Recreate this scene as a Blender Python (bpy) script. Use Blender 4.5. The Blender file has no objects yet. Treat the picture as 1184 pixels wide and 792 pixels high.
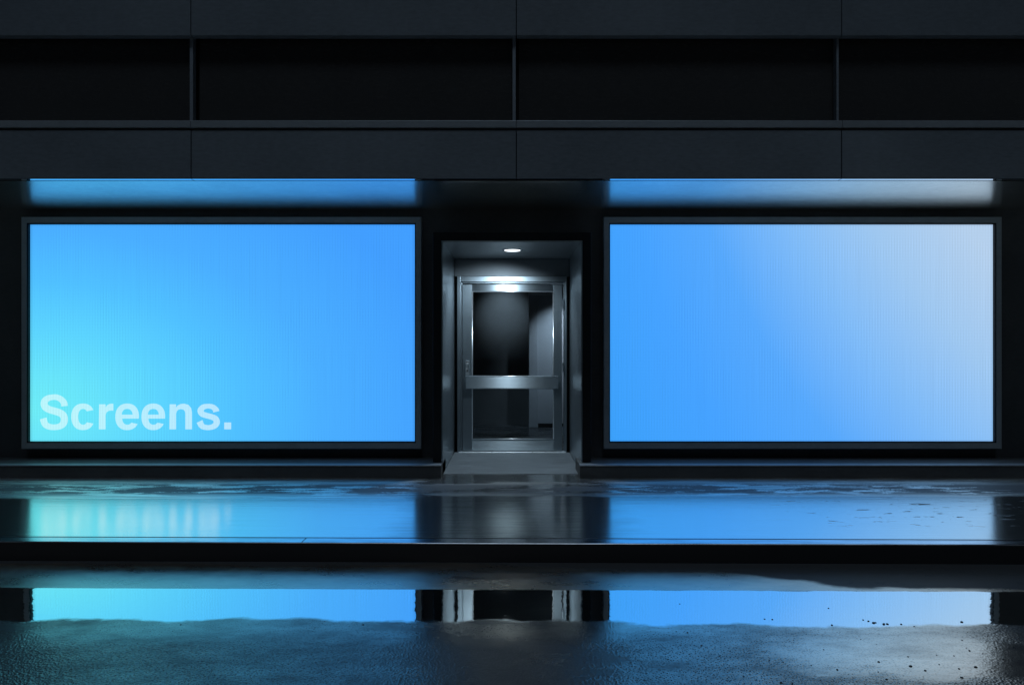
import bpy, bmesh, math, random
from mathutils import Vector, Matrix
random.seed(7)
R = math.radians
scene = bpy.context.scene
C = scene.collection

# ------------------------------------------------------------------ camera
F = 833.0            # focal length in pixels of a 1184 px wide picture
EYE = 1.319
cam_d = bpy.data.cameras.new('camera')
cam_d.sensor_width = 36.0
cam_d.lens = 36.0 * F / 1184.0
cam_d.clip_start = 0.05
cam_d.clip_end = 2000.0
cam = bpy.data.objects.new('camera', cam_d)
C.objects.link(cam)
cam.location = (0, 0, EYE)
cam.rotation_euler = (R(90), 0, 0)
scene.camera = cam

# ------------------------------------------------------------------ night sky + moonlight
world = bpy.data.worlds.new('World')
scene.world = world
world.use_nodes = True
wn = world.node_tree
bg = wn.nodes['Background']
sky = wn.nodes.new('ShaderNodeTexSky')
sky.sky_type = 'NISHITA'
sky.sun_disc = False
sky.sun_elevation = R(62)
sky.sun_rotation = R(180)
sky.air_density = 1.0
sky.dust_density = 0.3
wn.links.new(sky.outputs[0], bg.inputs['Color'])
bg.inputs['Strength'].default_value = 0.0022

sun_d = bpy.data.lights.new('moon', 'SUN')
sun_d.energy = 0.40
sun_d.angle = R(14)
sun_d.color = (0.63, 0.80, 1.0)
sun = bpy.data.objects.new('moon', sun_d)
C.objects.link(sun)
sun.location = (0, -10, 14)
sun.rotation_euler = (R(90 - 62), 0, 0)      # from behind the camera, high up

scene.view_settings.view_transform = 'Standard'
scene.view_settings.look = 'None'
scene.view_settings.exposure = 0.0
scene.view_settings.gamma = 1.0
scene.view_settings.use_curve_mapping = False
scene.cycles.max_bounces = 10
scene.cycles.glossy_bounces = 6
scene.cycles.sample_clamp_indirect = 1.5
scene.cycles.blur_glossy = 0.5

# ------------------------------------------------------------------ helpers
def px(x, D): return (x - 592.0) * D / F
def pz(y, D): return EYE + (396.0 - y) * D / F
def s2l(c):
    out = []
    for v in c:
        v /= 255.0
        out.append(v / 12.92 if v <= 0.04045 else ((v + 0.055) / 1.055) ** 2.4)
    return tuple(out) + (1.0,)

def tag(o, label=None, cat=None, group=None, kind=None):
    if label: o['label'] = label
    if cat: o['category'] = cat
    if group: o['group'] = group
    if kind: o['kind'] = kind
    return o

def thing(name, label, cat, loc, group=None):
    o = bpy.data.objects.new(name, None)
    o.empty_display_size = 0.2
    C.objects.link(o)
    o.location = loc
    return tag(o, label, cat, group)

WORLDLOC = {}
def wloc(o):
    v = Vector((0, 0, 0))
    while o is not None:
        v += o.location
        o = o.parent
    return v

def obj(name, bm, mat, parent=None, bevel=0.0, smooth=False, segs=2, origin=None):
    """bm is given in world coordinates; links it as one mesh object"""
    base = Vector(origin) if origin is not None else (wloc(parent) if parent else Vector((0, 0, 0)))
    bmesh.ops.translate(bm, verts=bm.verts, vec=-base)
    bmesh.ops.recalc_face_normals(bm, faces=bm.faces)
    me = bpy.data.meshes.new(name)
    bm.to_mesh(me); bm.free()
    if smooth:
        for p in me.polygons: p.use_smooth = True
    me.materials.append(mat)
    o = bpy.data.objects.new(name, me)
    C.objects.link(o)
    if parent:
        o.parent = parent
        o.location = base - wloc(parent)
    else:
        o.location = base
    if bevel > 0:
        m = o.modifiers.new('bevel', 'BEVEL')
        m.width = bevel; m.segments = segs; m.limit_method = 'ANGLE'; m.angle_limit = R(40)
        m.harden_normals = False
    return o

def box(bm, x0, x1, y0, y1, z0, z1):
    v = [bm.verts.new((x, y, z)) for x in (x0, x1) for y in (y0, y1) for z in (z0, z1)]
    for f in ((0, 1, 3, 2), (4, 6, 7, 5), (0, 4, 5, 1), (2, 3, 7, 6), (0, 2, 6, 4), (1, 5, 7, 3)):
        bm.faces.new([v[i] for i in f])
    return v

def boxes(*bs):
    bm = bmesh.new()
    for b in bs: box(bm, *b)
    return bm

def cyl(bm, c, r0, r1, h, axis='z', n=40):
    """closed frustum along an axis starting at c"""
    rings = []
    for k, r in ((0, r0), (h, r1)):
        ring = []
        for i in range(n):
            a = 2 * math.pi * i / n
            u, w = r * math.cos(a), r * math.sin(a)
            p = {'z': (c[0] + u, c[1] + w, c[2] + k), 'y': (c[0] + u, c[1] + k, c[2] + w), 'x': (c[0] + k, c[1] + u, c[2] + w)}[axis]
            ring.append(bm.verts.new(p))
        rings.append(ring)
    for i in range(n):
        j = (i + 1) % n
        bm.faces.new((rings[0][i], rings[0][j], rings[1][j], rings[1][i]))
    bm.faces.new(rings[0][::-1]); bm.faces.new(rings[1])

def tube(bm, pts, r, n=10):
    pts = [Vector(p) for p in pts]
    rings = []
    for i, p in enumerate(pts):
        t = (pts[min(i + 1, len(pts) - 1)] - pts[max(i - 1, 0)]).normalized()
        a = t.cross(Vector((0, 0, 1)))
        if a.length < 1e-3: a = t.cross(Vector((1, 0, 0)))
        a.normalize(); b = t.cross(a)
        rings.append([bm.verts.new(p + r * (math.cos(2 * math.pi * k / n) * a + math.sin(2 * math.pi * k / n) * b)) for k in range(n)])
    for i in range(len(rings) - 1):
        for k in range(n):
            bm.faces.new((rings[i][k], rings[i][(k + 1) % n], rings[i + 1][(k + 1) % n], rings[i + 1][k]))
    bm.faces.new(rings[0][::-1]); bm.faces.new(rings[-1])

# ------------------------------------------------------------------ materials
class NT:
    def __init__(self, name):
        self.m = bpy.data.materials.new(name)
        self.m.use_nodes = True
        self.t = self.m.node_tree
        self.b = self.t.nodes['Principled BSDF']
        self.out = self.t.nodes['Material Output']
        self.tc = self.t.nodes.new('ShaderNodeTexCoord')
    def n(self, typ, **kw):
        nd = self.t.nodes.new(typ)
        for k, v in kw.items(): setattr(nd, k, v)
        return nd
    def link(self, a, b): self.t.links.new(a, b)
    def _set(self, sock, v):
        if hasattr(v, 'is_output') or isinstance(v, bpy.types.NodeSocket): self.link(v, sock)
        else: sock.default_value = v
    def math(self, op, a, b=None, c=None, clamp=False):
        nd = self.n('ShaderNodeMath', operation=op, use_clamp=clamp)
        self._set(nd.inputs[0], a)
        if b is not None: self._set(nd.inputs[1], b)
        if c is not None: self._set(nd.inputs[2], c)
        return nd.outputs[0]
    def mapping(self, scale=(1, 1, 1), loc=(0, 0, 0), rot=(0, 0, 0), src=None):
        mp = self.n('ShaderNodeMapping')
        mp.inputs['Scale'].default_value = scale
        mp.inputs['Location'].default_value = loc
        mp.inputs['Rotation'].default_value = rot
        self.link(src or self.tc.outputs['Object'], mp.inputs['Vector'])
        return mp.outputs[0]
    def noise(self, vec, scale=1.0, detail=4.0, rough=0.5, dist=0.0):
        nd = self.n('ShaderNodeTexNoise')
        self.link(vec, nd.inputs['Vector'])
        nd.inputs['Scale'].default_value = scale
        nd.inputs['Detail'].default_value = detail
        nd.inputs['Roughness'].default_value = rough
        nd.inputs['Distortion'].default_value = dist
        return nd.outputs['Fac']
    def voronoi(self, vec, scale=1.0, feature='F1'):
        nd = self.n('ShaderNodeTexVoronoi', feature=feature)
        self.link(vec, nd.inputs['Vector'])
        nd.inputs['Scale'].default_value = scale
        return nd.outputs['Distance']
    def step(self, v, a, b, lo=0.0, hi=1.0):
        nd = self.n('ShaderNodeMapRange', interpolation_type='SMOOTHSTEP')
        self._set(nd.inputs['Value'], v)
        self._set(nd.inputs['From Min'], a); self._set(nd.inputs['From Max'], b)
        self._set(nd.inputs['To Min'], lo); self._set(nd.inputs['To Max'], hi)
        return nd.outputs['Result']
    def lin(self, v, a, b, lo=0.0, hi=1.0):
        nd = self.n('ShaderNodeMapRange')
        self._set(nd.inputs['Value'], v)
        nd.inputs['From Min'].default_value = a; nd.inputs['From Max'].default_value = b
        self._set(nd.inputs['To Min'], lo); self._set(nd.inputs['To Max'], hi)
        return nd.outputs['Result']
    def mixc(self, f, a, b):
        nd = self.n('ShaderNodeMix', data_type='RGBA')
        self._set(nd.inputs['Factor'], f)
        self._set(nd.inputs[6], a); self._set(nd.inputs[7], b)
        return nd.outputs[2]
    def mixf(self, f, a, b):
        nd = self.n('ShaderNodeMix', data_type='FLOAT')
        self._set(nd.inputs['Factor'], f)
        self._set(nd.inputs[2], a); self._set(nd.inputs[3], b)
        return nd.outputs[0]
    def xyz(self, src=None):
        s = self.n('ShaderNodeSeparateXYZ')
        self.link(src or self.tc.outputs['Object'], s.inputs[0])
        return s.outputs
    def wet(self, film, dark, tint, rough, normal=None):
        """dark ground with a reflecting water film laid over it (film = how much of it reflects)"""
        gl = self.n('ShaderNodeBsdfAnisotropic')
        self._set(gl.inputs['Color'], tint)
        self.link(rough, gl.inputs['Roughness'])
        self.b.inputs['Base Color'].default_value = dark
        self.b.inputs['Roughness'].default_value = 0.55
        self.b.inputs['Specular IOR Level'].default_value = 0.25
        if normal:
            self.link(normal, gl.inputs['Normal']); self.link(normal, self.b.inputs['Normal'])
        mx = self.n('ShaderNodeMixShader')
        self.link(film, mx.inputs[0]); self.link(self.b.outputs[0], mx.inputs[1]); self.link(gl.outputs[0], mx.inputs[2])
        self.link(mx.outputs[0], self.out.inputs[0])
    def tangent(self, v):
        c = self.n('ShaderNodeCombineXYZ')
        for i in range(3): c.inputs[i].default_value = v[i]
        self.link(c.outputs[0], self.b.inputs['Tangent'])
    def bump(self, h, strength=1.0, dist=0.01, normal=None):
        b = self.n('ShaderNodeBump')
        self._set(b.inputs['Strength'], strength)
        b.inputs['Distance'].default_value = dist
        self.link(h, b.inputs['Height'])
        if normal: self.link(normal, b.inputs['Normal'])
        return b.outputs[0]

def metal(name, col, rough, metallic=1.0, mott=0.25, brush=None, brush_amt=0.06, bump=0.0, aniso=0.0, spec=0.5, tang=(0, 0, 1), mscale=1.7):
    """painted or brushed sheet metal with mottling, smudges and an optional brush direction"""
    g = NT(name)
    c = (col[0], col[1], col[2], 1)
    n1 = g.noise(g.mapping(), mscale, 5, 0.6)
    n2 = g.noise(g.mapping(scale=(3, 3, 9)), 5, 4, 0.65)
    f = g.math('ADD', g.math('MULTIPLY', n1, 0.6), g.math('MULTIPLY', n2, 0.4))
    f = g.lin(f, 0.3, 0.7, 1.0 - mott, 1.0 + mott)
    if brush:
        nb = g.noise(g.mapping(scale=brush), 1.0, 3, 0.7)
        f = g.math('MULTIPLY', f, g.lin(nb, 0.25, 0.75, 1 - brush_amt * 1.5, 1 + brush_amt * 1.5))
    v = g.n('ShaderNodeVectorMath', operation='SCALE')
    v.inputs[0].default_value = col[:3]
    g.link(f, v.inputs['Scale'])
    g.link(v.outputs[0], g.b.inputs['Base Color'])
    g.b.inputs['Metallic'].default_value = metallic
    g.b.inputs['Specular IOR Level'].default_value = spec
    r = g.lin(n2, 0.3, 0.7, rough * (0.96 if brush else 0.82), rough * (1.04 if brush else 1.2))
    if brush:
        r = g.math('ADD', r, g.lin(nb, 0.2, 0.8, -brush_amt, brush_amt))
    g.link(r, g.b.inputs['Roughness'])
    g.b.inputs['Anisotropic'].default_value = aniso
    if aniso:
        g.tangent(tang)
    if bump and brush:
        g.link(g.bump(nb, bump, 0.002), g.b.inputs['Normal'])
    elif bump:
        g.link(g.bump(n1, bump, 0.01), g.b.inputs['Normal'])
    return g.m

M = {}
M['fascia'] = metal('fascia paint', (0.16, 0.185, 0.205), 0.45, metallic=0.0, mott=0.3, mscale=0.6, spec=0.35)
M['ledge'] = metal('ledge paint', (0.27, 0.30, 0.32), 0.42, metallic=0.2, mott=0.12)
M['mullion'] = metal('mullion paint', (0.24, 0.27, 0.30), 0.45, metallic=0.2, mott=0.12)
M['wall'] = metal('black wall cladding', (0.075, 0.078, 0.08), 0.5, metallic=0.0, mott=0.25, spec=0.3)
M['surround'] = metal('door surround cladding', (0.014, 0.015, 0.016), 0.5, metallic=0.0, mott=0.2, spec=0.2)
M['plinth'] = metal('plinth stone', (0.045, 0.046, 0.047), 0.55, metallic=0.0, mott=0.3, spec=0.25)
M['cap'] = metal('plinth cap steel', (0.26, 0.28, 0.30), 0.4, metallic=0.3, mott=0.2)
M['soffit'] = metal('soffit sheet', (0.84, 0.82, 0.74), 0.23, metallic=1.0, mott=0.14, brush=(2, 40, 2), brush_amt=0.02, aniso=0.6, tang=(0, 1, 0))
M['lip'] = metal('fascia lip', (0.85, 0.88, 0.9), 0.06, metallic=1.0, mott=0.05)
M['glassband'] = metal('dark window glass', (0.05, 0.048, 0.046), 0.25, metallic=0.0, mott=0.1, spec=0.3)
M['bezel'] = metal('screen bezel', (0.42, 0.47, 0.49), 0.36, metallic=0.35, mott=0.18)
M['black'] = metal('black rubber', (0.008, 0.008, 0.009), 0.6, metallic=0.0, mott=0.1, spec=0.2)
M['steelv'] = metal('brushed steel vertical', (0.36, 0.42, 0.46), 0.38, metallic=1.0, mott=0.07, brush=(60, 60, 0.5), brush_amt=0.03)
M['steelh'] = metal('brushed steel horizontal', (0.46, 0.53, 0.57), 0.42, metallic=1.0, aniso=0.93, mott=0.06, brush=(0.8, 45, 45), brush_amt=0.015)
M['jamb'] = metal('jamb sheet steel', (0.36, 0.42, 0.46), 0.30, metallic=0.92, mott=0.12, brush=(40, 40, 0.5), brush_amt=0.04)
M['header'] = metal('header sheet', (0.16, 0.18, 0.195), 0.55, metallic=0.55, mott=0.15, brush=(1, 60, 60), brush_amt=0.05)
M['niche_top'] = metal('recess ceiling sheet', (0.26, 0.29, 0.31), 0.34, metallic=0.7, mott=0.2)
M['room_dark'] = metal('dark room wall', (0.10, 0.11, 0.12), 0.6, metallic=0.0, mott=0.3)
M['room_pale'] = metal('pale room wall', (0.42, 0.45, 0.50), 0.6, metallic=0.0, mott=0.1)
M['bead'] = metal('satin bead', (0.85, 0.88, 0.9), 0.32, metallic=0.85, mott=0.08)
M['chrome'] = metal('polished steel', (0.78, 0.82, 0.85), 0.16, metallic=1.0, mott=0.1)

def room_floor():
    g = NT('room floor')
    n = g.noise(g.mapping(scale=(1.2, 9, 1)), 2.0, 5, 0.65)
    g.link(g.mixc(g.step(n, 0.35, 0.7), (0.08, 0.09, 0.1, 1), (0.2, 0.22, 0.24, 1)), g.b.inputs['Base Color'])
    g.link(g.lin(n, 0.3, 0.7, 0.12, 0.4), g.b.inputs['Roughness'])
    return g.m
M['room_floor'] = room_floor()

def doorstep_mat():
    g = NT('doorstep concrete')
    n = g.noise(g.mapping(scale=(1.0, 6, 1)), 3.0, 6, 0.7)
    n2 = g.noise(g.mapping(), 60, 3, 0.6)
    f = g.math('ADD', g.math('MULTIPLY', n, 0.75), g.math('MULTIPLY', n2, 0.25))
    g.link(g.mixc(g.step(f, 0.3, 0.7), (0.09, 0.10, 0.108, 1), (0.25, 0.275, 0.295, 1)), g.b.inputs['Base Color'])
    g.link(g.lin(f, 0.3, 0.7, 0.3, 0.6), g.b.inputs['Roughness'])
    g.link(g.bump(n2, 0.3, 0.003), g.b.inputs['Normal'])
    return g.m
M['doorstep'] = doorstep_mat()

def glass_mat():
    g = NT('door glass')
    g.t.nodes.remove(g.b)
    tr = g.n('ShaderNodeBsdfTransparent'); tr.inputs[0].default_value = (0.86, 0.9, 0.92, 1)
    gl = g.n('ShaderNodeBsdfGlossy'); gl.inputs['Roughness'].default_value = 0.03
    fr = g.n('ShaderNodeFresnel'); fr.inputs[0].default_value = 1.5
    mx = g.n('ShaderNodeMixShader')
    g.link(fr.outputs[0], mx.inputs[0]); g.link(tr.outputs[0], mx.inputs[1]); g.link(gl.outputs[0], mx.inputs[2])
    g.link(mx.outputs[0], g.out.inputs[0])
    return g.m
M['glass'] = glass_mat()

def emit(name, col, strength):
    g = NT(name)
    g.b.inputs['Base Color'].default_value = (0.0, 0.0, 0.0, 1)
    g.b.inputs['Emission Color'].default_value = col
    g.b.inputs['Emission Strength'].default_value = strength
    return g.m
M['lamp'] = emit('lamp lens', (0.88, 0.95, 1.0, 1), 2.2)

# --- LED panels: the picture each screen shows (u: -1 left .. 1 right, v: -1 bottom .. 1 top)
SW, SH = 1.98, 1.1165      # half sizes
def led(name, side, lift=0.0):
    g = NT(name)
    x, y, z = g.xyz()
    u = g.math('DIVIDE', x, SW); v = g.math('DIVIDE', z, SH)
    if side == 'L':
        # cyan glow rising from the bottom-left corner
        du = g.math('MULTIPLY', g.math('ADD', u, 1.0), 0.5)
        dv = g.math('MULTIPLY', g.math('ADD', v, 0.72), 0.5)
        d = g.math('SQRT', g.math('ADD', g.math('MULTIPLY', g.math('MULTIPLY', du, du), 1.15), g.math('MULTIPLY', g.math('MULTIPLY', dv, dv), 0.95)))
        ramp = g.n('ShaderNodeValToRGB')
        stops = [(0.0, (110, 236, 246)), (0.16, (104, 228, 250)), (0.36, (92, 212, 254)), (0.58, (80, 192, 255)), (0.82, (74, 174, 255)), (1.2, (66, 158, 254))]
        scale = 1.2
    else:
        d = g.math('ADD', g.math('MULTIPLY', u, 0.5), g.math('MULTIPLY', v, 0.18))
        d = g.math('ADD', d, g.math('MULTIPLY', g.math('MULTIPLY', u, v), 0.10))
        d = g.math('ADD', d, 0.61)
        ramp = g.n('ShaderNodeValToRGB')
        stops = [(0.0, (58, 160, 250)), (0.28, (70, 162, 255)), (0.5, (86, 168, 252)), (0.75, (128, 187, 247)), (1.0, (158, 199, 240)), (1.3, (180, 207, 236))]
        scale = 1.3
    g.link(g.math('DIVIDE', d, scale, clamp=True), ramp.inputs[0])
    cr = ramp.color_ramp
    cr.interpolation = 'EASE'
    cr.interpolation = 'LINEAR'
    cr.elements[0].position = 0; cr.elements[0].color = s2l(stops[0][1])
    cr.elements[1].position = 1; cr.elements[1].color = s2l(stops[-1][1])
    for p, c in stops[1:-1]:
        e = cr.elements.new(p / scale); e.color = s2l(c)
    col = ramp.outputs[0]
    # fine vertical module columns, uneven in strength as on a real LED wall
    s1 = g.noise(g.mapping(scale=(150, 1, 0.9)), 1.0, 2, 0.6)
    s2 = g.math('SINE', g.math('MULTIPLY', x, 2 * math.pi / 0.0285))
    patch = g.step(g.noise(g.mapping(scale=(1.6, 1, 2.2)), 1.4, 3, 0.6), 0.35, 0.7)
    strip = g.math('ADD', g.math('MULTIPLY', g.math('SUBTRACT', s1, 0.5), 0.18),
                   g.math('MULTIPLY', g.math('MULTIPLY', s2, patch), 0.06))
    rows = g.math('MULTIPLY', g.math('SINE', g.math('MULTIPLY', z, 2 * math.pi / 0.0315)), 0.008)
    mod = g.math('ADD', g.math('ADD', strip, rows), 1.0)
    # the picture falls off a little at the very rim of the display
    au = g.math('ABSOLUTE', x); av = g.math('ABSOLUTE', z)
    rim = g.math('MULTIPLY', g.step(au, SW - 0.03, SW, 1.0, 0.86), g.step(av, SH - 0.03, SH, 1.0, 0.9))
    mod = g.math('MULTIPLY', mod, rim)
    if lift:
        col = g.mixc(lift, col, (0.80, 1.0, 1.0, 1))
    g.link(col, g.b.inputs['Emission Color'])
    g.link(mod, g.b.inputs['Emission Strength'])
    g.b.inputs['Base Color'].default_value = (0.004, 0.004, 0.005, 1)
    g.b.inputs['Roughness'].default_value = 0.5
    g.b.inputs['Specular IOR Level'].default_value = 0.1
    return g.m
M['ledL'] = led('left display picture', 'L')
M['ledR'] = led('right display picture', 'R')
M['ledT'] = led('display lettering', 'L', 0.52)

# --- wet pavement (object coords = world coords)
def pavement_mat():
    g = NT('wet pavement')
    x, y, z = g.xyz()
    streak = g.noise(g.mapping(scale=(0.9, 16, 1)), 1.6, 6, 0.62)
    streak2 = g.noise(g.mapping(scale=(0.5, 30, 1), loc=(3, 1, 0)), 2.2, 5, 0.7)
    fine = g.noise(g.mapping(scale=(1, 2.5, 1)), 55, 3, 0.6)
    # dry, drained patches: mostly in a belt in front of the wall
    n = g.noise(g.mapping(scale=(0.7, 2.6, 1), loc=(1.3, 0.4, 0)), 1.9, 7, 0.68)
    belt = g.math('MULTIPLY', g.step(y, 6.10, 6.38), g.step(y, 6.92, 6.62))
    nn = g.math('ADD', g.math('MULTIPLY', n, 0.8), g.math('MULTIPLY', fine, 0.2))
    dry = g.math('MULTIPLY', belt, g.step(nn, 0.47, 0.485))
    # scattered dry flecks in front of the right screen
    n3 = g.noise(g.mapping(scale=(1.6, 5, 1), loc=(7, 2, 0)), 3.2, 6, 0.7)
    fr = g.math('MULTIPLY', g.step(x, 1.9, 2.5), g.math('MULTIPLY', g.step(y, 5.0, 5.5), g.step(y, 6.5, 6.2)))
    fleck = g.math('MULTIPLY', fr, g.step(n3, 0.60, 0.625))
    dry = g.math('MAXIMUM', dry, fleck)
    # smooth water film further out, rougher near the wall
    fy = g.math('ADD', g.mixf(g.step(x, 0.0, 1.5), 6.08, 6.2), g.math('MULTIPLY', g.math('SUBTRACT', n, 0.5), g.mixf(g.step(x, 0.0, 1.5), 0.10, 0.6)))
    film = g.step(y, g.math('ADD', fy, 0.05), g.math('SUBTRACT', fy, 0.03))
    ax_ = g.math('ABSOLUTE', x)
    mid = g.step(g.math('ADD', ax_, g.math('MULTIPLY', g.math('SUBTRACT', n, 0.5), 0.6)), 1.0, 0.6)
    film = g.math('MAXIMUM', film, mid)
    rough = g.mixf(film, g.lin(streak, 0.3, 0.7, 0.26, 0.42), g.lin(streak2, 0.3, 0.7, 0.11, 0.18))
    rough = g.mixf(dry, rough, 0.62)
    met = g.mixf(film, g.lin(streak, 0.35, 0.6, 0.5, 1.0), g.lin(streak2, 0.3, 0.7, 0.86, 0.97))
    met = g.math('MULTIPLY', met, g.math('SUBTRACT', 1.0, g.math('MULTIPLY', dry, 0.96)))
    met = g.math('MULTIPLY', met, g.mixf(mid, 1.0, g.lin(streak, 0.3, 0.7, 0.5, 0.85)))
    h = g.math('ADD', g.math('MULTIPLY', streak, 0.7), g.math('MULTIPLY', fine, g.mixf(film, 0.12, 0.012)))
    g.wet(met, (0.08, 0.085, 0.09, 1), (1.0, 1.0, 0.95, 1), rough, g.bump(h, 0.22, 0.006))
    return g.m
M['pavement'] = pavement_mat()

def kerb_mat():
    g = NT('wet kerb granite')
    n = g.noise(g.mapping(scale=(1, 6, 3)), 3.0, 6, 0.65)
    n2 = g.noise(g.mapping(), 90, 3, 0.6)
    nrm = g.n('ShaderNodeNewGeometry')
    up = g.n('ShaderNodeSeparateXYZ'); g.link(nrm.outputs['Normal'], up.inputs[0])
    top = g.step(up.outputs[2], 0.3, 0.95)          # the water lies on the flat top only
    met = g.math('MULTIPLY', top, g.lin(n, 0.3, 0.7, 0.55, 0.95))
    g.wet(met, (0.02, 0.02, 0.021, 1), (0.95, 0.97, 1.0, 1), g.mixf(top, 0.6, g.lin(n, 0.3, 0.7, 0.1, 0.24)), g.bump(n2, 0.15, 0.003))
    return g.m
M['kerb'] = kerb_mat()

def road_mat():
    g = NT('wet asphalt with puddles')
    x, y, z = g.xyz()
    big = g.noise(g.mapping(scale=(0.8, 1.6, 1)), 1.3, 5, 0.6)
    med = g.noise(g.mapping(scale=(1, 2.2, 1), loc=(4, 3, 0)), 3.6, 6, 0.62)
    wob = g.noise(g.mapping(scale=(1.0, 0.4, 1)), 2.4, 4, 0.55)
    grain = g.noise(g.mapping(), 95, 3, 0.65)
    chips = g.voronoi(g.mapping(), 85)
    coarse = g.voronoi(g.mapping(loc=(2, 5, 0)), 46)
    isr = g.step(x, -0.2, 1.0)
    e = g.math('ADD', y, g.math('MULTIPLY', x, 0.0118))
    # the long puddle in the gutter
    lo = g.math('SUBTRACT', g.mixf(isr, 3.835, 3.76), g.math('MULTIPLY', g.math('SUBTRACT', wob, 0.5), 0.22))
    lo = g.math('SUBTRACT', lo, g.math('MULTIPLY', g.math('SUBTRACT', med, 0.5), 0.10))
    hi = g.math('ADD', 4.31, g.math('MULTIPLY', g.math('SUBTRACT', med, 0.5), g.mixf(isr, 0.014, 0.06)))
    p = g.math('MULTIPLY', g.step(y, g.math('SUBTRACT', lo, 0.02), g.math('ADD', lo, 0.03)),
               g.step(e, g.math('ADD', hi, 0.008), g.math('SUBTRACT', hi, 0.008)))
    # a thinner sheet of water nearer the camera on the right
    d2 = g.math('ADD', g.math('POWER', g.math('DIVIDE', g.math('SUBTRACT', x, 1.92), 0.62), 2.0),
                g.math('POWER', g.math('DIVIDE', g.math('SUBTRACT', y, 3.42), 0.26), 2.0))
    film = g.step(g.math('ADD', d2, g.math('MULTIPLY', g.math('SUBTRACT', med, 0.5), 3.2)), 1.5, 0.5)
    film = g.math('MAXIMUM', film, g.math('MULTIPLY', g.step(y, 3.45, 3.75), g.step(big, 0.35, 0.6)))
    gutter = g.step(e, 4.28, 4.33)
    film = g.math('MAXIMUM', film, gutter)
    dryness = g.math('MULTIPLY', g.step(y, 3.75, 3.38), g.math('SUBTRACT', 1.0, g.math('MULTIPLY', film, 0.85)))
    rough = g.mixf(film, 0.18, 0.14)
    rough = g.math('ADD', rough, g.math('MULTIPLY', g.math('SUBTRACT', med, 0.5), 0.08))
    rough = g.mixf(gutter, rough, g.lin(med, 0.3, 0.7, 0.24, 0.36))
    rough = g.mixf(p, rough, 0.025)
    met = g.mixf(film, g.math('MULTIPLY', g.lin(med, 0.35, 0.65, 0.12, 0.28), g.mixf(isr, 1.0, 1.8)), g.mixf(isr, g.lin(med, 0.35, 0.65, 0.30, 0.45), g.lin(med, 0.35, 0.65, 0.6, 0.9)))
    tops = g.math('MULTIPLY', g.step(chips, 0.42, 0.30), g.step(grain, 0.40, 0.52))
    tops = g.math('MULTIPLY', tops, g.mixf(film, g.mixf(dryness, 0.7, 1.0), 0.3))
    met = g.math('MULTIPLY', met, g.math('SUBTRACT', 1.0, g.math('MULTIPLY', tops, 0.85)))
    met = g.mixf(gutter, met, g.math('MULTIPLY', g.lin(med, 0.35, 0.65, 0.75, 1.0), g.step(e, 4.72, 4.50, 0.8, 1.0)))
    met = g.mixf(p, met, 0.98)
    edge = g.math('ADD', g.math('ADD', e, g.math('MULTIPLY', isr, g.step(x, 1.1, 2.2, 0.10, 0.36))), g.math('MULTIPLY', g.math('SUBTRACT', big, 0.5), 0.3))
    met = g.math('MULTIPLY', met, g.step(edge, 4.725, 4.675, 0.03, 1.0))  # wavy contact shadow at the kerb foot, put in by cutting the reflection
    gr = g.math('ADD', g.math('MULTIPLY', grain, 0.5), g.math('ADD', g.math('MULTIPLY', chips, 0.6), g.math('MULTIPLY', coarse, 0.35)))
    amp = g.math('MULTIPLY', g.math('SUBTRACT', 1.0, p), g.mixf(film, g.mixf(dryness, 0.3, 0.8), 0.15))
    rip = g.noise(g.mapping(scale=(1, 1.3, 1)), 14, 2, 0.5)
    b1 = g.bump(gr, g.math('MULTIPLY', amp, 1.0), 0.0026)
    g.wet(met, (0.055, 0.058, 0.06, 1), g.mixc(p, (1.0, 0.84, 0.68, 1), (1, 1, 0.97, 1)), rough, g.bump(rip, 0.05, 0.006, normal=b1))
    return g.m
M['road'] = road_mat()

def plain(name, col, rough):
    g = NT(name)
    n = g.noise(g.mapping(), 3, 5, 0.6)
    g.link(g.mixc(n, tuple(c * 0.7 for c in col) + (1,), tuple(c * 1.3 for c in col) + (1,)), g.b.inputs['Base Color'])
    g.b.inputs['Roughness'].default_value = rough
    return g.m
M['earth'] = plain('ground', (0.03, 0.032, 0.034), 0.7)
M['stone'] = plain('stone chip', (0.018, 0.019, 0.02), 0.5)

# ------------------------------------------------------------------ the setting
def yk(x): return 4.74 - 0.0118 * x          # kerb's front edge, a touch askew to the facade
XE = 60.0
bm = bmesh.new()
g0 = [bm.verts.new(p) for p in ((-400, -400, -0.3), (400, -400, -0.3), (400, 400, -0.3), (-400, 400, -0.3))]
bm.faces.new(g0)
tag(obj('ground', bm, M['earth']), kind='structure')

bm = bmesh.new()
APR = 0.43            # a low asphalt fillet added along the kerb, tilted to reflect the screens
prof = [(None, -0.16), (-APR - 0.02, -0.16), (-APR + 0.03, -0.1585), (-0.2, -0.1425), (0.0, -0.128), (0.05, -0.126)]
rows = []
for off, zz in prof:
    rows.append([bm.verts.new((x, -12 if off is None else yk(x) + off, zz)) for x in (-XE, XE)])
for a, b in zip(rows, rows[1:]):
    bm.faces.new((a[0], a[1], b[1], b[0]))
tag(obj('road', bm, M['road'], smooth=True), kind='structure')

bm = bmesh.new()
SB = 14.0
def slab(bm, x0, x1, fy0, fy1, z0, z1):
    v = [bm.verts.new((x, (fy0(x) if k == 0 else fy1(x)), z)) for x in (x0, x1) for k in (0, 1) for z in (z0, z1)]
    for f in ((0, 1, 3, 2), (4, 6, 7, 5), (0, 4, 5, 1), (2, 3, 7, 6), (0, 2, 6, 4), (1, 5, 7, 3)):
        bm.faces.new([v[i] for i in f])
slab(bm, -XE, XE, lambda x: yk(x) + 0.128, lambda x: 7.6, -0.25, 0.0)
tag(obj('sidewalk', bm, M['pavement']), kind='structure')

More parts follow.
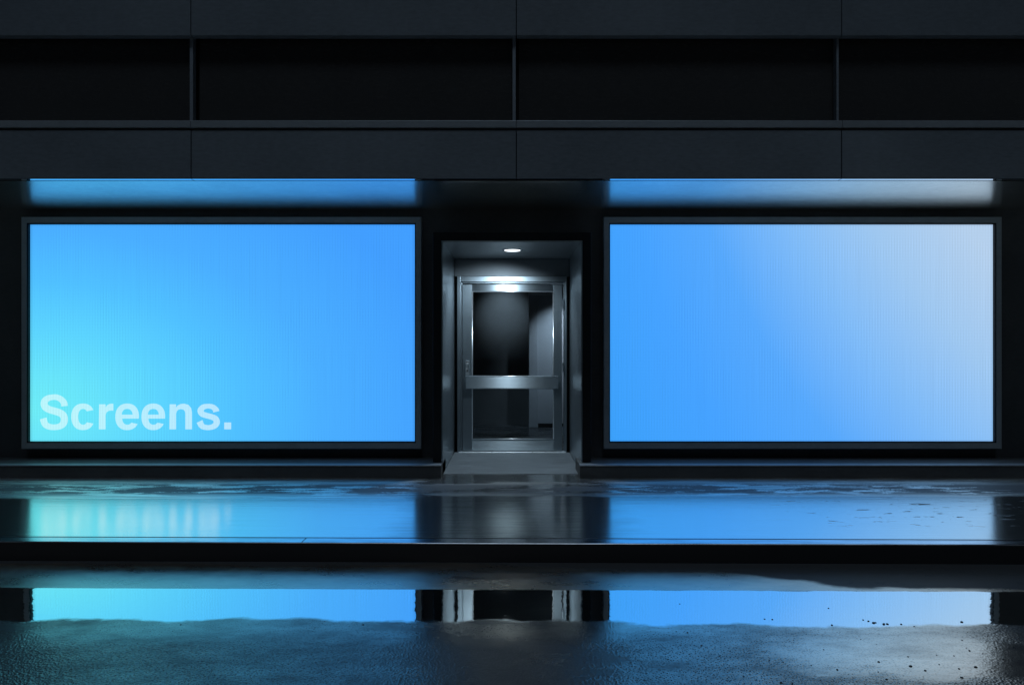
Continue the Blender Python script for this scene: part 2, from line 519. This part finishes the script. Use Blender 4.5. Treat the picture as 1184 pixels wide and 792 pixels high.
bm = bmesh.new()
slab(bm, -SB, SB, lambda x: yk(x), lambda x: yk(x) + 0.118, -0.24, 0.0)
k = obj('kerb', bm, M['kerb'], bevel=0.010, segs=3)
tag(k, kind='structure')
for xs in (-10.39, -1.39, 7.61):
    bm = bmesh.new()
    slab(bm, xs - 0.002, xs + 0.002, lambda x: yk(x) + 0.008, lambda x: yk(x) + 0.117, -0.05, 0.0012)
    tag(obj('kerb_joint', bm, M['black']), kind='structure')
bm = bmesh.new()
slab(bm, -XE, XE, lambda x: yk(x) + 0.01, lambda x: yk(x) + 0.1275, -0.24, -0.014)
tag(obj('kerb_bedding', bm, M['black']), kind='structure')

# ------------------------------------------------------------------ the building
BX = 10.89
bld = thing('storefront_building', 'black metal clad shopfront building with an overhanging canopy and a lit recessed doorway', 'building', (0, 7.5, 0))
BAY = [0.036 + 2.727 * k for k in range(-4, 5)]
ZS = 2.69
# wall behind the screens and around the recess
obj('wall', boxes(
    (-BX, -0.79, 7.50, 7.70, 0.0, ZS + 0.1), (0.79, BX, 7.50, 7.70, 0.0, ZS + 0.1),
    (-0.79, 0.79, 7.50, 7.70, 2.42, ZS + 0.1),
    (-BX - 0.2, -BX, 6.3, 12.4, 0.0, 9.0), (BX, BX + 0.2, 6.3, 12.4, 0.0, 9.0),
    (-BX, BX, 12.0, 12.4, 0.0, 9.0)), M['wall'], bld)
obj('door_surround', boxes(
    (-0.788, -0.704, 7.18, 8.90, 0.13, 2.418), (0.704, 0.788, 7.18, 8.90, 0.13, 2.418),
    (-0.788, -0.704, 7.5, 8.90, 0.0, 0.13), (0.704, 0.788, 7.5, 8.90, 0.0, 0.13),
    (-0.704, 0.704, 7.18, 8.90, 2.333, 2.418)), M['surround'], bld, bevel=0.004)
# recess lining
obj('jamb_panel', boxes((-0.702, -0.690, 7.172, 8.64, 0.008, 2.331)), M['jamb'], bld, bevel=0.002)
obj('jamb_panel', boxes((0.690, 0.702, 7.172, 8.64, 0.008, 2.331)), M['jamb'], bld, bevel=0.002)
obj('recess_ceiling', boxes((-0.688, 0.688, 7.174, 8.64, 2.319, 2.331)), M['niche_top'], bld, bevel=0.002)
obj('header_panel', boxes((-0.688, 0.688, 8.645, 8.70, 2.112, 2.317)), M['header'], bld, bevel=0.002)
obj('reveal', boxes((-0.702, -0.655, 8.70, 8.78, 0.0, 2.33)), M['black'], bld)
obj('reveal', boxes((0.655, 0.702, 8.70, 8.78, 0.0, 2.33)), M['black'], bld)
obj('doorstep', boxes((-0.69, 0.69, 7.215, 8.62, -0.05, 0.006)), M['doorstep'], bld, bevel=0.003)

# door frame: jambs and head with a stepped profile
dfr = obj('door_frame', boxes(
    (-0.655, -0.617, 8.62, 8.72, 0.0, 2.108), (0.640, 0.655, 8.62, 8.72, 0.0, 2.108),
    (-0.617, 0.640, 8.62, 8.72, 2.044, 2.108),
    (-0.617, -0.600, 8.655, 8.72, 0.0, 2.044), (0.622, 0.640, 8.655, 8.72, 0.0, 2.044),
    (-0.600, 0.622, 8.655, 8.72, 2.026, 2.044)), M['steelv'], bld, bevel=0.0025)
obj('threshold', boxes((-0.64, 0.645, 8.585, 8.70, 0.0, 0.016)), M['bead'], dfr, bevel=0.012, segs=4)
# the door leaf
DX0, DX1, GX0, GX1 = -0.594, 0.600, -0.480, 0.500
dy0, dy1 = 8.64, 8.69
door = obj('door', boxes(
    (DX0, GX0, dy0, dy1, 0.022, 2.012), (GX1, DX1, dy0, dy1, 0.022, 2.012)), M['steelv'], bld, bevel=0.002, origin=(DX1, 8.66, 0))
obj('top_rail', boxes((GX0, GX1, dy0, dy1, 1.932, 2.012)), M['steelh'], door, bevel=0.002)
obj('bottom_rail', boxes((GX0, GX1, dy0, dy1, 0.022, 0.158)), M['steelh'], door, bevel=0.002)
for ax, c0, hh in (('z', (GX0 + 0.004, dy0, 0.160), 1.77), ('z', (GX1 - 0.004, dy0, 0.160), 1.77), ('x', (GX0, dy0, 0.163), GX1 - GX0), ('x', (GX0, dy0, 1.928), GX1 - GX0)):
    bm = bmesh.new(); cyl(bm, c0, 0.0075, 0.0075, hh, ax, 16)
    obj('glazing_bead', bm, M['bead'], door, smooth=True)
obj('door_glass', boxes((GX0 + 0.004, GX1 - 0.004, dy0 + 0.024, dy0 + 0.032, 0.165, 1.925)), M['glass'], door)
bar = obj('push_bar', boxes((-0.553, 0.548, 8.575, 8.605, 0.772, 0.910)), M['steelh'], door, bevel=0.004)
obj('bar_mount', boxes((-0.535, -0.505, 8.605, 8.64, 0.80, 0.88)), M['steelv'], door, bevel=0.003)
obj('bar_mount', boxes((0.515, 0.535, 8.605, 8.64, 0.80, 0.88)), M['steelv'], door, bevel=0.003)
bm = bmesh.new(); cyl(bm, (-0.554, 8.583, 0.914), 0.010, 0.010, 1.103, 'x', 16)
obj('bar_cap', bm, M['bead'], door, smooth=True)
bm = bmesh.new(); cyl(bm, (-0.554, 8.583, 0.771), 0.005, 0.005, 1.103, 'x', 16)
obj('bar_edge', bm, M['bead'], door, smooth=True)
bm = boxes((-0.556, -0.512, 8.618, 8.64, 0.93, 1.10))
cyl(bm, (-0.534, 8.598, 1.062), 0.016, 0.014, 0.02, 'y', 24)
obj('lock_plate', bm, M['bead'], door, bevel=0.003)
bm = bmesh.new()
cyl(bm, (-0.535, 8.600, 0.985), 0.011, 0.010, 0.02, 'y', 20)
obj('lock_cylinder', bm, M['chrome'], door)
bm = boxes((-0.552, -0.516, 8.596, 8.618, 1.082, 1.098))
tube(bm, [(-0.520, 8.606, 1.085), (-0.516, 8.598, 1.02), (-0.508, 8.596, 0.955), (-0.490, 8.60, 0.935), (-0.470, 8.603, 0.918)], 0.0045, 8)
obj('door_handle', bm, M['chrome'], door)
for zc in (1.78, 1.02, 0.26):
    bm = bmesh.new()
    cyl(bm, (0.611, 8.630, zc - 0.055), 0.0085, 0.0085, 0.11, 'z', 20)
    obj('hinge', bm, M['chrome'], door)
door.rotation_euler[2] = R(0)

# the lobby behind the glass
obj('lobby_wall', boxes((-2.0, 0.262, 11.57, 11.75, 0.0, 2.2), (-2.1, -2.0, 8.9, 11.75, 0.0, 2.2),
                        (-2.0, -0.79, 8.80, 8.9, 0.0, 2.2)), M['room_dark'], bld)
obj('lobby_wall', boxes((0.79, 1.7, 8.80, 8.9, 0.0, 2.2)), M['room_dark'], bld)
obj('lobby_pillar', boxes((0.262, 0.405, 11.20, 11.75, 0.0, 2.2)), M['room_pale'], bld, bevel=0.006)
obj('lobby_partition', boxes((0.405, 1.7, 11.225, 11.75, 0.0, 2.2), (1.7, 1.8, 8.9, 11.75, 0.0, 2.2)), M['room_pale'], bld)
obj('skirting', boxes((0.405, 1.7, 11.21, 11.223, 0.0, 0.06)), M['black'], bld)
obj('lobby_floor', boxes((-2.0, 1.7, 8.70, 11.6, -0.2, -0.002)), M['room_floor'], bld)
obj('lobby_ceiling', boxes((-2.1, 1.8, 8.79, 11.75, 2.20, 2.3)), M['surround'], bld)
obj('lobby_ceiling', boxes((0.262, 1.7, 11.0, 11.198, 2.055, 2.195)), M['room_pale'], bld)

# plinths with steel caps
for a, b in ((-BX, -0.69), (0.66, BX)):
    pl = obj('plinth', boxes((a, b, 7.008, 7.498, -0.05, 0.119)), M['plinth'], bld, bevel=0.004)
    obj('plinth_cap', boxes((a, b, 6.999, 7.105, 0.1195, 0.128)), M['cap'], pl, bevel=0.003)
    obj('plinth_ledge', boxes((a, b, 7.106, 7.498, 0.1195, 0.124)), M['wall'], pl)

# canopy: soffit panels, lips and fascia panels, bay by bay
gap = 0.003
rj = random.Random(11)
for i in range(8):
    a, b = BAY[i] + gap, BAY[i + 1] - gap
    dz = rj.uniform(-0.001, 0.001)
    fp = obj('fascia_panel', boxes((a + rj.uniform(0, .001), b, 6.04 + dz, 6.104, ZS + 0.004, 3.100)), M['fascia'], bld, bevel=0.003)
    obj('drip_lip', boxes((a, b, 6.043, 6.101, ZS - 0.001, ZS + 0.003)), M['lip'], fp)
    up = obj('upper_fascia_panel', boxes((a, b, 6.035 + rj.uniform(-.001, .001), 6.104, 3.888, 5.05)), M['fascia'], bld, bevel=0.003)
    obj('wall_panel', boxes((a, b, 6.04, 6.104, 5.06, 6.9)), M['fascia'], bld, bevel=0.003)
    obj('wall_panel', boxes((a, b, 6.04, 6.104, 6.91, 8.9)), M['fascia'], bld, bevel=0.003)
    obj('ledge', boxes((a - gap + 0.001, b + gap - 0.001, 6.024, 6.30, 3.116, 3.174)), M['ledge'], bld, bevel=0.003)
    obj('window_glass', boxes((a + 0.02, b - 0.02, 6.152, 6.17, 3.176, 3.96)), M['glassband'], bld)
obj('soffit', boxes((-BX, BX, 6.136, 7.499, ZS + 0.002, ZS + 0.02)), M['soffit'], bld, bevel=0.001)
obj('canopy_backing', boxes((-BX, BX, 6.110, 6.5, ZS + 0.03, 3.112), (-BX, BX, 6.20, 6.6, 3.112, 3.99),
                            (-BX, BX, 6.110, 6.6, 3.99, 8.95), (-BX, BX, 6.51, 7.70, ZS + 0.11, ZS + 0.3),
                            (-BX, BX, 6.6, 12.0, 8.8, 8.95)), M['black'], bld)
for i, xm in enumerate(BAY):
    w = 0.014 if i != 5 else 0.010
    xo = xm - 0.018 if i != 5 else xm - 0.012
    obj('mullion', boxes((xo - w, xo + w, 6.085, 6.150, 3.1745, 3.96)), M['mullion'], bld, bevel=0.003)

# ------------------------------------------------------------------ LED screens
def frame_bm(x0, x1, z0, z1, ix0, ix1, iz0, iz1, yf, yb, yi):
    """mitred frame; the inner edge steps back to yi"""
    bm = bmesh.new()
    def ring(a, b, c, d, y): return [bm.verts.new(p) for p in ((a, y, c), (b, y, c), (b, y, d), (a, y, d))]
    rb = ring(x0, x1, z0, z1, yb)
    r0 = ring(x0, x1, z0, z1, yf + 0.006)
    r1 = ring(x0 + 0.006, x1 - 0.006, z0 + 0.006, z1 - 0.006, yf)
    r2 = ring(ix0 - 0.012, ix1 + 0.012, iz0 - 0.012, iz1 + 0.012, yf)
    r3 = ring(ix0 - 0.012, ix1 + 0.012, iz0 - 0.012, iz1 + 0.012, yi)
    rr = [rb, r0, r1, r2, r3]
    for a, b in zip(rr, rr[1:]):
        for i in range(4):
            j = (i + 1) % 4
            bm.faces.new((a[i], a[j], b[j], b[i]))
    return bm

# ---- lettering, drawn as strokes and bowls in units of 1/1000 em
def glyph_piece(bm, pts, y, dep, ox, oz, s):
    """closed outline -> thin solid"""
    fr = [bm.verts.new((ox + px_ * s, y, oz + pz_ * s)) for px_, pz_ in pts]
    bk = [bm.verts.new((v.co.x, y + dep, v.co.z)) for v in fr]
    bm.faces.new(fr)
    n = len(fr)
    for i in range(n):
        j = (i + 1) % n
        bm.faces.new((fr[i], bk[i], bk[j], fr[j]))
def quadstrip(bm, L, Rr, y, dep, ox, oz, s):
    """two matching borders -> strip of quads, as a thin solid with front and side walls"""
    def mk(p, yy): return bm.verts.new((ox + p[0] * s, yy, oz + p[1] * s))
    l = [mk(p, y) for p in L]; r = [mk(p, y) for p in Rr]
    lb = [mk(p, y + dep) for p in L]; rb = [mk(p, y + dep) for p in Rr]
    for i in range(len(L) - 1):
        bm.faces.new((l[i], l[i + 1], r[i + 1], r[i]))
        bm.faces.new((l[i], lb[i], lb[i + 1], l[i + 1]))
        bm.faces.new((r[i], r[i + 1], rb[i + 1], rb[i]))
    bm.faces.new((l[0], r[0], rb[0], lb[0])); bm.faces.new((l[-1], lb[-1], rb[-1], r[-1]))
def sup(cx, cz, rx, rz, a, p=2.25):
    c, s_ = math.cos(a), math.sin(a)
    return (cx + rx * math.copysign(abs(c) ** (2 / p), c), cz + rz * math.copysign(abs(s_) ** (2 / p), s_))
def arc(cx, cz, rx, rz, a0, a1, n=40, p=2.25):
    return [sup(cx, cz, rx, rz, R(a0 + (a1 - a0) * i / n), p) for i in range(n + 1)]
def catmull(P, n=10):
    out = []
    Q = [P[0]] + P + [P[-1]]
    for i in range(1, len(Q) - 2):
        p0, p1, p2, p3 = Q[i - 1], Q[i], Q[i + 1], Q[i + 2]
        for k in range(n):
            t = k / n
            out.append(tuple(0.5 * ((2 * p1[d]) + (-p0[d] + p2[d]) * t + (2 * p0[d] - 5 * p1[d] + 4 * p2[d] - p3[d]) * t * t + (-p0[d] + 3 * p1[d] - 3 * p2[d] + p3[d]) * t ** 3) for d in range(len(p1))))
    out.append(P[-1])
    return out
def stroke_border(P):
    """P: centreline points (x, z, width)"""
    pts = catmull(P, 12)
    L, Rr = [], []
    for i, (x_, z_, w) in enumerate(pts):
        a = pts[max(i - 1, 0)]; b = pts[min(i + 1, len(pts) - 1)]
        tx, tz = b[0] - a[0], b[1] - a[1]
        l = math.hypot(tx, tz) or 1
        nx, nz = -tz / l, tx / l
        L.append((x_ + nx * w / 2, z_ + nz * w / 2)); Rr.append((x_ - nx * w / 2, z_ - nz * w / 2))
    return L, Rr
def letters(text, ox, oz, s, y):
    bm = bmesh.new()
    adv = {'S': 667, 'c': 556, 'r': 389, 'e': 556, 'n': 611, 's': 556, '.': 278}
    dep = 0.004
    for ch in text:
        def Q(L, Rr, k=0): quadstrip(bm, L, Rr, y - 0.0006 * k, dep, ox, oz, s)
        def P(pts, k=0): glyph_piece(bm, pts, y - 0.0006 * k, dep, ox, oz, s)
        if ch == 'S':
            L, Rr = stroke_border([(556, 492, 138), (546, 560, 134), (490, 632, 124), (400, 678, 120), (325, 684, 118), (215, 664, 124), (142, 610, 138), (124, 534, 146),
                                   (156, 466, 146), (240, 418, 146), (350, 386, 148), (452, 352, 148), (530, 296, 148), (554, 210, 148), (532, 124, 142), (462, 66, 128),
                                   (345, 44, 120), (225, 58, 124), (142, 114, 134), (104, 232, 142)])
            Q(L, Rr)
        elif ch == 's':
            L, Rr = stroke_border([(452, 374, 132), (438, 420, 122), (372, 476, 108), (275, 492, 100), (172, 470, 114), (118, 400, 128), (150, 330, 122), (240, 294, 116),
                                   (345, 266, 118), (432, 226, 126), (462, 150, 132), (418, 76, 120), (330, 42, 108), (235, 40, 108), (146, 72, 118), (96, 168, 136)])
            Q(L, Rr)
        elif ch == 'c':
            Q(arc(282, 266, 246, 282, 28, 332, 60), arc(285, 266, 106, 168, 42, 318, 60))
        elif ch == 'e':
            Q(arc(279, 266, 250, 282, 0, 180, 50), arc(279, 300, 118, 134, 0, 180, 50))
            Q(arc(279, 266, 250, 282, 180, 330, 50), arc(282, 240, 110, 142, 180, 318, 50), 1)
            P([(36, 228), (528, 228), (528, 268), (528, 312), (36, 312)], 2)
        elif ch == 'n':
            P([(66, 0), (206, 0), (206, 532), (72, 532)])
            Q([(170, 330), (190, 430), (240, 505), (310, 540), (375, 546), (470, 520), (528, 450), (546, 360), (546, 250), (546, 0)],
              [(200, 290), (206, 330), (222, 385), (262, 420), (312, 430), (368, 418), (396, 385), (406, 335), (406, 250), (406, 0)], 1)
        elif ch == 'r':
            P([(66, 0), (206, 0), (206, 532), (72, 532)])
            Q([(150, 400), (205, 460), (245, 515), (295, 540), (345, 546), (373, 544)],
              [(206, 240), (208, 310), (228, 362), (275, 392), (330, 400), (373, 398)], 1)
        elif ch == '.':
            P([(66, 0), (212, 0), (212, 146), (66, 146)])
        ox += adv[ch] * s
    return bm

def screen(x0, x1, label, mat, text=None):
    cx = (x0 + x1) / 2
    z0, z1 = 0.301, 2.534
    root = thing('led_screen', label, 'screen', (cx, 7.45, z0 - 0.075))
    obj('bezel', frame_bm(x0 - 0.068, x1 + 0.068, 0.226, 2.607, x0, x1, z0, z1, 7.40, 7.499, 7.455), M['bezel'], root)
    gx0, gx1, gz0, gz1 = x0 - 0.0118, x1 + 0.0118, z0 - 0.0118, z1 + 0.0118
    obj('gasket', boxes((gx0, x0 - 0.001, 7.404, 7.451, gz0, gz1), (x1 + 0.001, gx1, 7.404, 7.451, gz0, gz1),
                        (x0 - 0.001, x1 + 0.001, 7.404, 7.451, gz0, z0 - 0.001), (x0 - 0.001, x1 + 0.001, 7.404, 7.451, z1 + 0.001, gz1)), M['black'], root)
    obj('backing', boxes((x0 - 0.011, x1 + 0.011, 7.452, 7.49, z0 - 0.011, z1 + 0.011)), M['black'], root)
    d = obj('display', boxes((x0, x1, 7.440, 7.451, z0, z1)), mat, root, origin=(cx, 7.44, (z0 + z1) / 2))
    if text:
        s = 54.3 * 7.44 / F / 1000.0
        bm = letters(text, px(44.6, 7.44), pz(496.2, 7.44), s, 7.434)
        t = obj('lettering', bm, M['ledT'], d, origin=(cx, 7.44, (z0 + z1) / 2))
    return root
screen(-4.975, -1.000, 'wide lit LED screen showing cyan to blue with the white word Screens.', M['ledL'], 'Screens.')
screen(1.009, 4.966, 'wide lit LED screen showing plain blue fading to pale grey blue, no lettering', M['ledR'])

# ------------------------------------------------------------------ downlights
def downlight(x, y, z, label, r=0.094, aim=(0, 0, -1), watts=18, size=120, glow=None, blend=0.85, dx=0.0):
    root = thing('ceiling_downlight', label, 'lamp', (x, y, z), None)
    bm = bmesh.new()
    n = 48
    prof = [(r + 0.016, 0.0), (r + 0.014, -0.006), (r, -0.007), (r - 0.006, -0.001)]
    rings = [[bm.verts.new((x + q * math.cos(2 * math.pi * i / n), y + q * math.sin(2 * math.pi * i / n), z + h)) for i in range(n)] for q, h in prof]
    for a, b in zip(rings, rings[1:]):
        for i in range(n):
            bm.faces.new((a[i], a[(i + 1) % n], b[(i + 1) % n], b[i]))
    obj('trim_ring', bm, M['chrome'], root, smooth=True)
    bm = bmesh.new(); cyl(bm, (x, y, z - 0.010), r - 0.012, r - 0.006, 0.009, 'z', 48)
    obj('lens', bm, glow or M['lamp'], root)
    ld = bpy.data.lights.new('spot', 'SPOT')
    ld.energy = watts; ld.spot_size = R(size); ld.spot_blend = blend; ld.shadow_soft_size = 0.045
    ld.color = (0.70, 0.87, 1.0)
    lo = bpy.data.objects.new('spot', ld); C.objects.link(lo)
    lo.parent = root; lo.location = (dx, 0, -0.03)
    lo.rotation_euler = Vector(aim).to_track_quat('-Z', 'Y').to_euler()
    return root
downlight(0.004, 7.79, 2.319, 'round white recessed downlight in the doorway ceiling', aim=(-0.10, 0.46, -1), watts=76, size=132, blend=0.55, dx=-0.075)
downlight(-0.13, 10.75, 2.20, 'small recessed downlight in the lobby ceiling behind the glass door', r=0.04, aim=(0.0, 0.82, -0.38), watts=34, size=64, blend=1.0)
downlight(0.92, 10.5, 2.20, 'added unseen fill light for the pale lobby partition behind the glass door', r=0.04, aim=(-0.22, 0.72, -0.8), watts=60, size=58, blend=1.0)  # fill lamp added out of view to brighten the pale partition

# ------------------------------------------------------------------ loose stone chips on the wet road
def chip_mesh(seed):
    rr = random.Random(seed)
    bm = bmesh.new()
    bmesh.ops.create_icosphere(bm, subdivisions=2, radius=1.0)
    for v in bm.verts:
        v.co *= rr.uniform(0.78, 1.12)
        v.co.z = max(v.co.z, -0.4) * 0.55
    me = bpy.data.meshes.new('stone_chip')
    bm.to_mesh(me); bm.free(); me.materials.append(M['stone'])
    return me
chips = [chip_mesh(s) for s in range(5)]
def roadpt(x_, y_):
    D = (EYE + 0.16) * F / (y_ - 396.0)
    return px(x_, D), D
spots = [(1010, 720, 3.6), (1004, 718, 2.6), (1022, 721.5, 3.4), (1026, 721.3, 3), (1012, 719.6, 2.6), (998, 716.5, 2), (1042, 721.5, 2.2), (1057, 724, 2), (1112, 719, 3),
         (962, 722.5, 2.4), (958, 703, 2), (893, 716, 2), (786, 698, 1.6), (884, 715.5, 1.8), (795, 731, 2), (782, 730, 1.6), (811, 746, 2), (1053, 770, 3.6), (1016, 765, 2.8),
         (1070, 775, 2.6), (1112, 783, 3), (1128, 771, 3), (1109, 773, 2.4), (968, 774, 2.4), (903, 789, 3), (1025, 785, 2.6), (1050, 759, 2), (1086, 768, 1.8), (1121, 752, 2.6),
         (916, 790, 2.6), (938, 769, 1.8), (1103, 758, 1.7), (420, 722, 2.4), (209, 722, 1.8), (832, 758, 1.7), (860, 782, 2), (745, 786, 2), (1172, 748, 2), (1160, 762, 2)]
rr = random.Random(5)
for _ in range(30):
    spots.append((rr.uniform(760, 1170), rr.uniform(738, 790), rr.uniform(1.0, 1.9)))
for i, (sx, sy, w) in enumerate(spots):
    X, Y = roadpt(sx, sy)
    o = bpy.data.objects.new('stone_chip', chips[i % 5]); C.objects.link(o)
    r = w / 2 * Y / F
    o.location = (X, Y, -0.16 + r * 0.2)
    o.scale = (r * rr.uniform(0.9, 1.4), r * rr.uniform(0.8, 1.2), r * rr.uniform(0.7, 1.1))
    o.rotation_euler[2] = rr.uniform(0, 6.28)
    tag(o, 'tiny dark stone chip lying on the wet road', 'stone', 'stone chips scattered on the wet road')
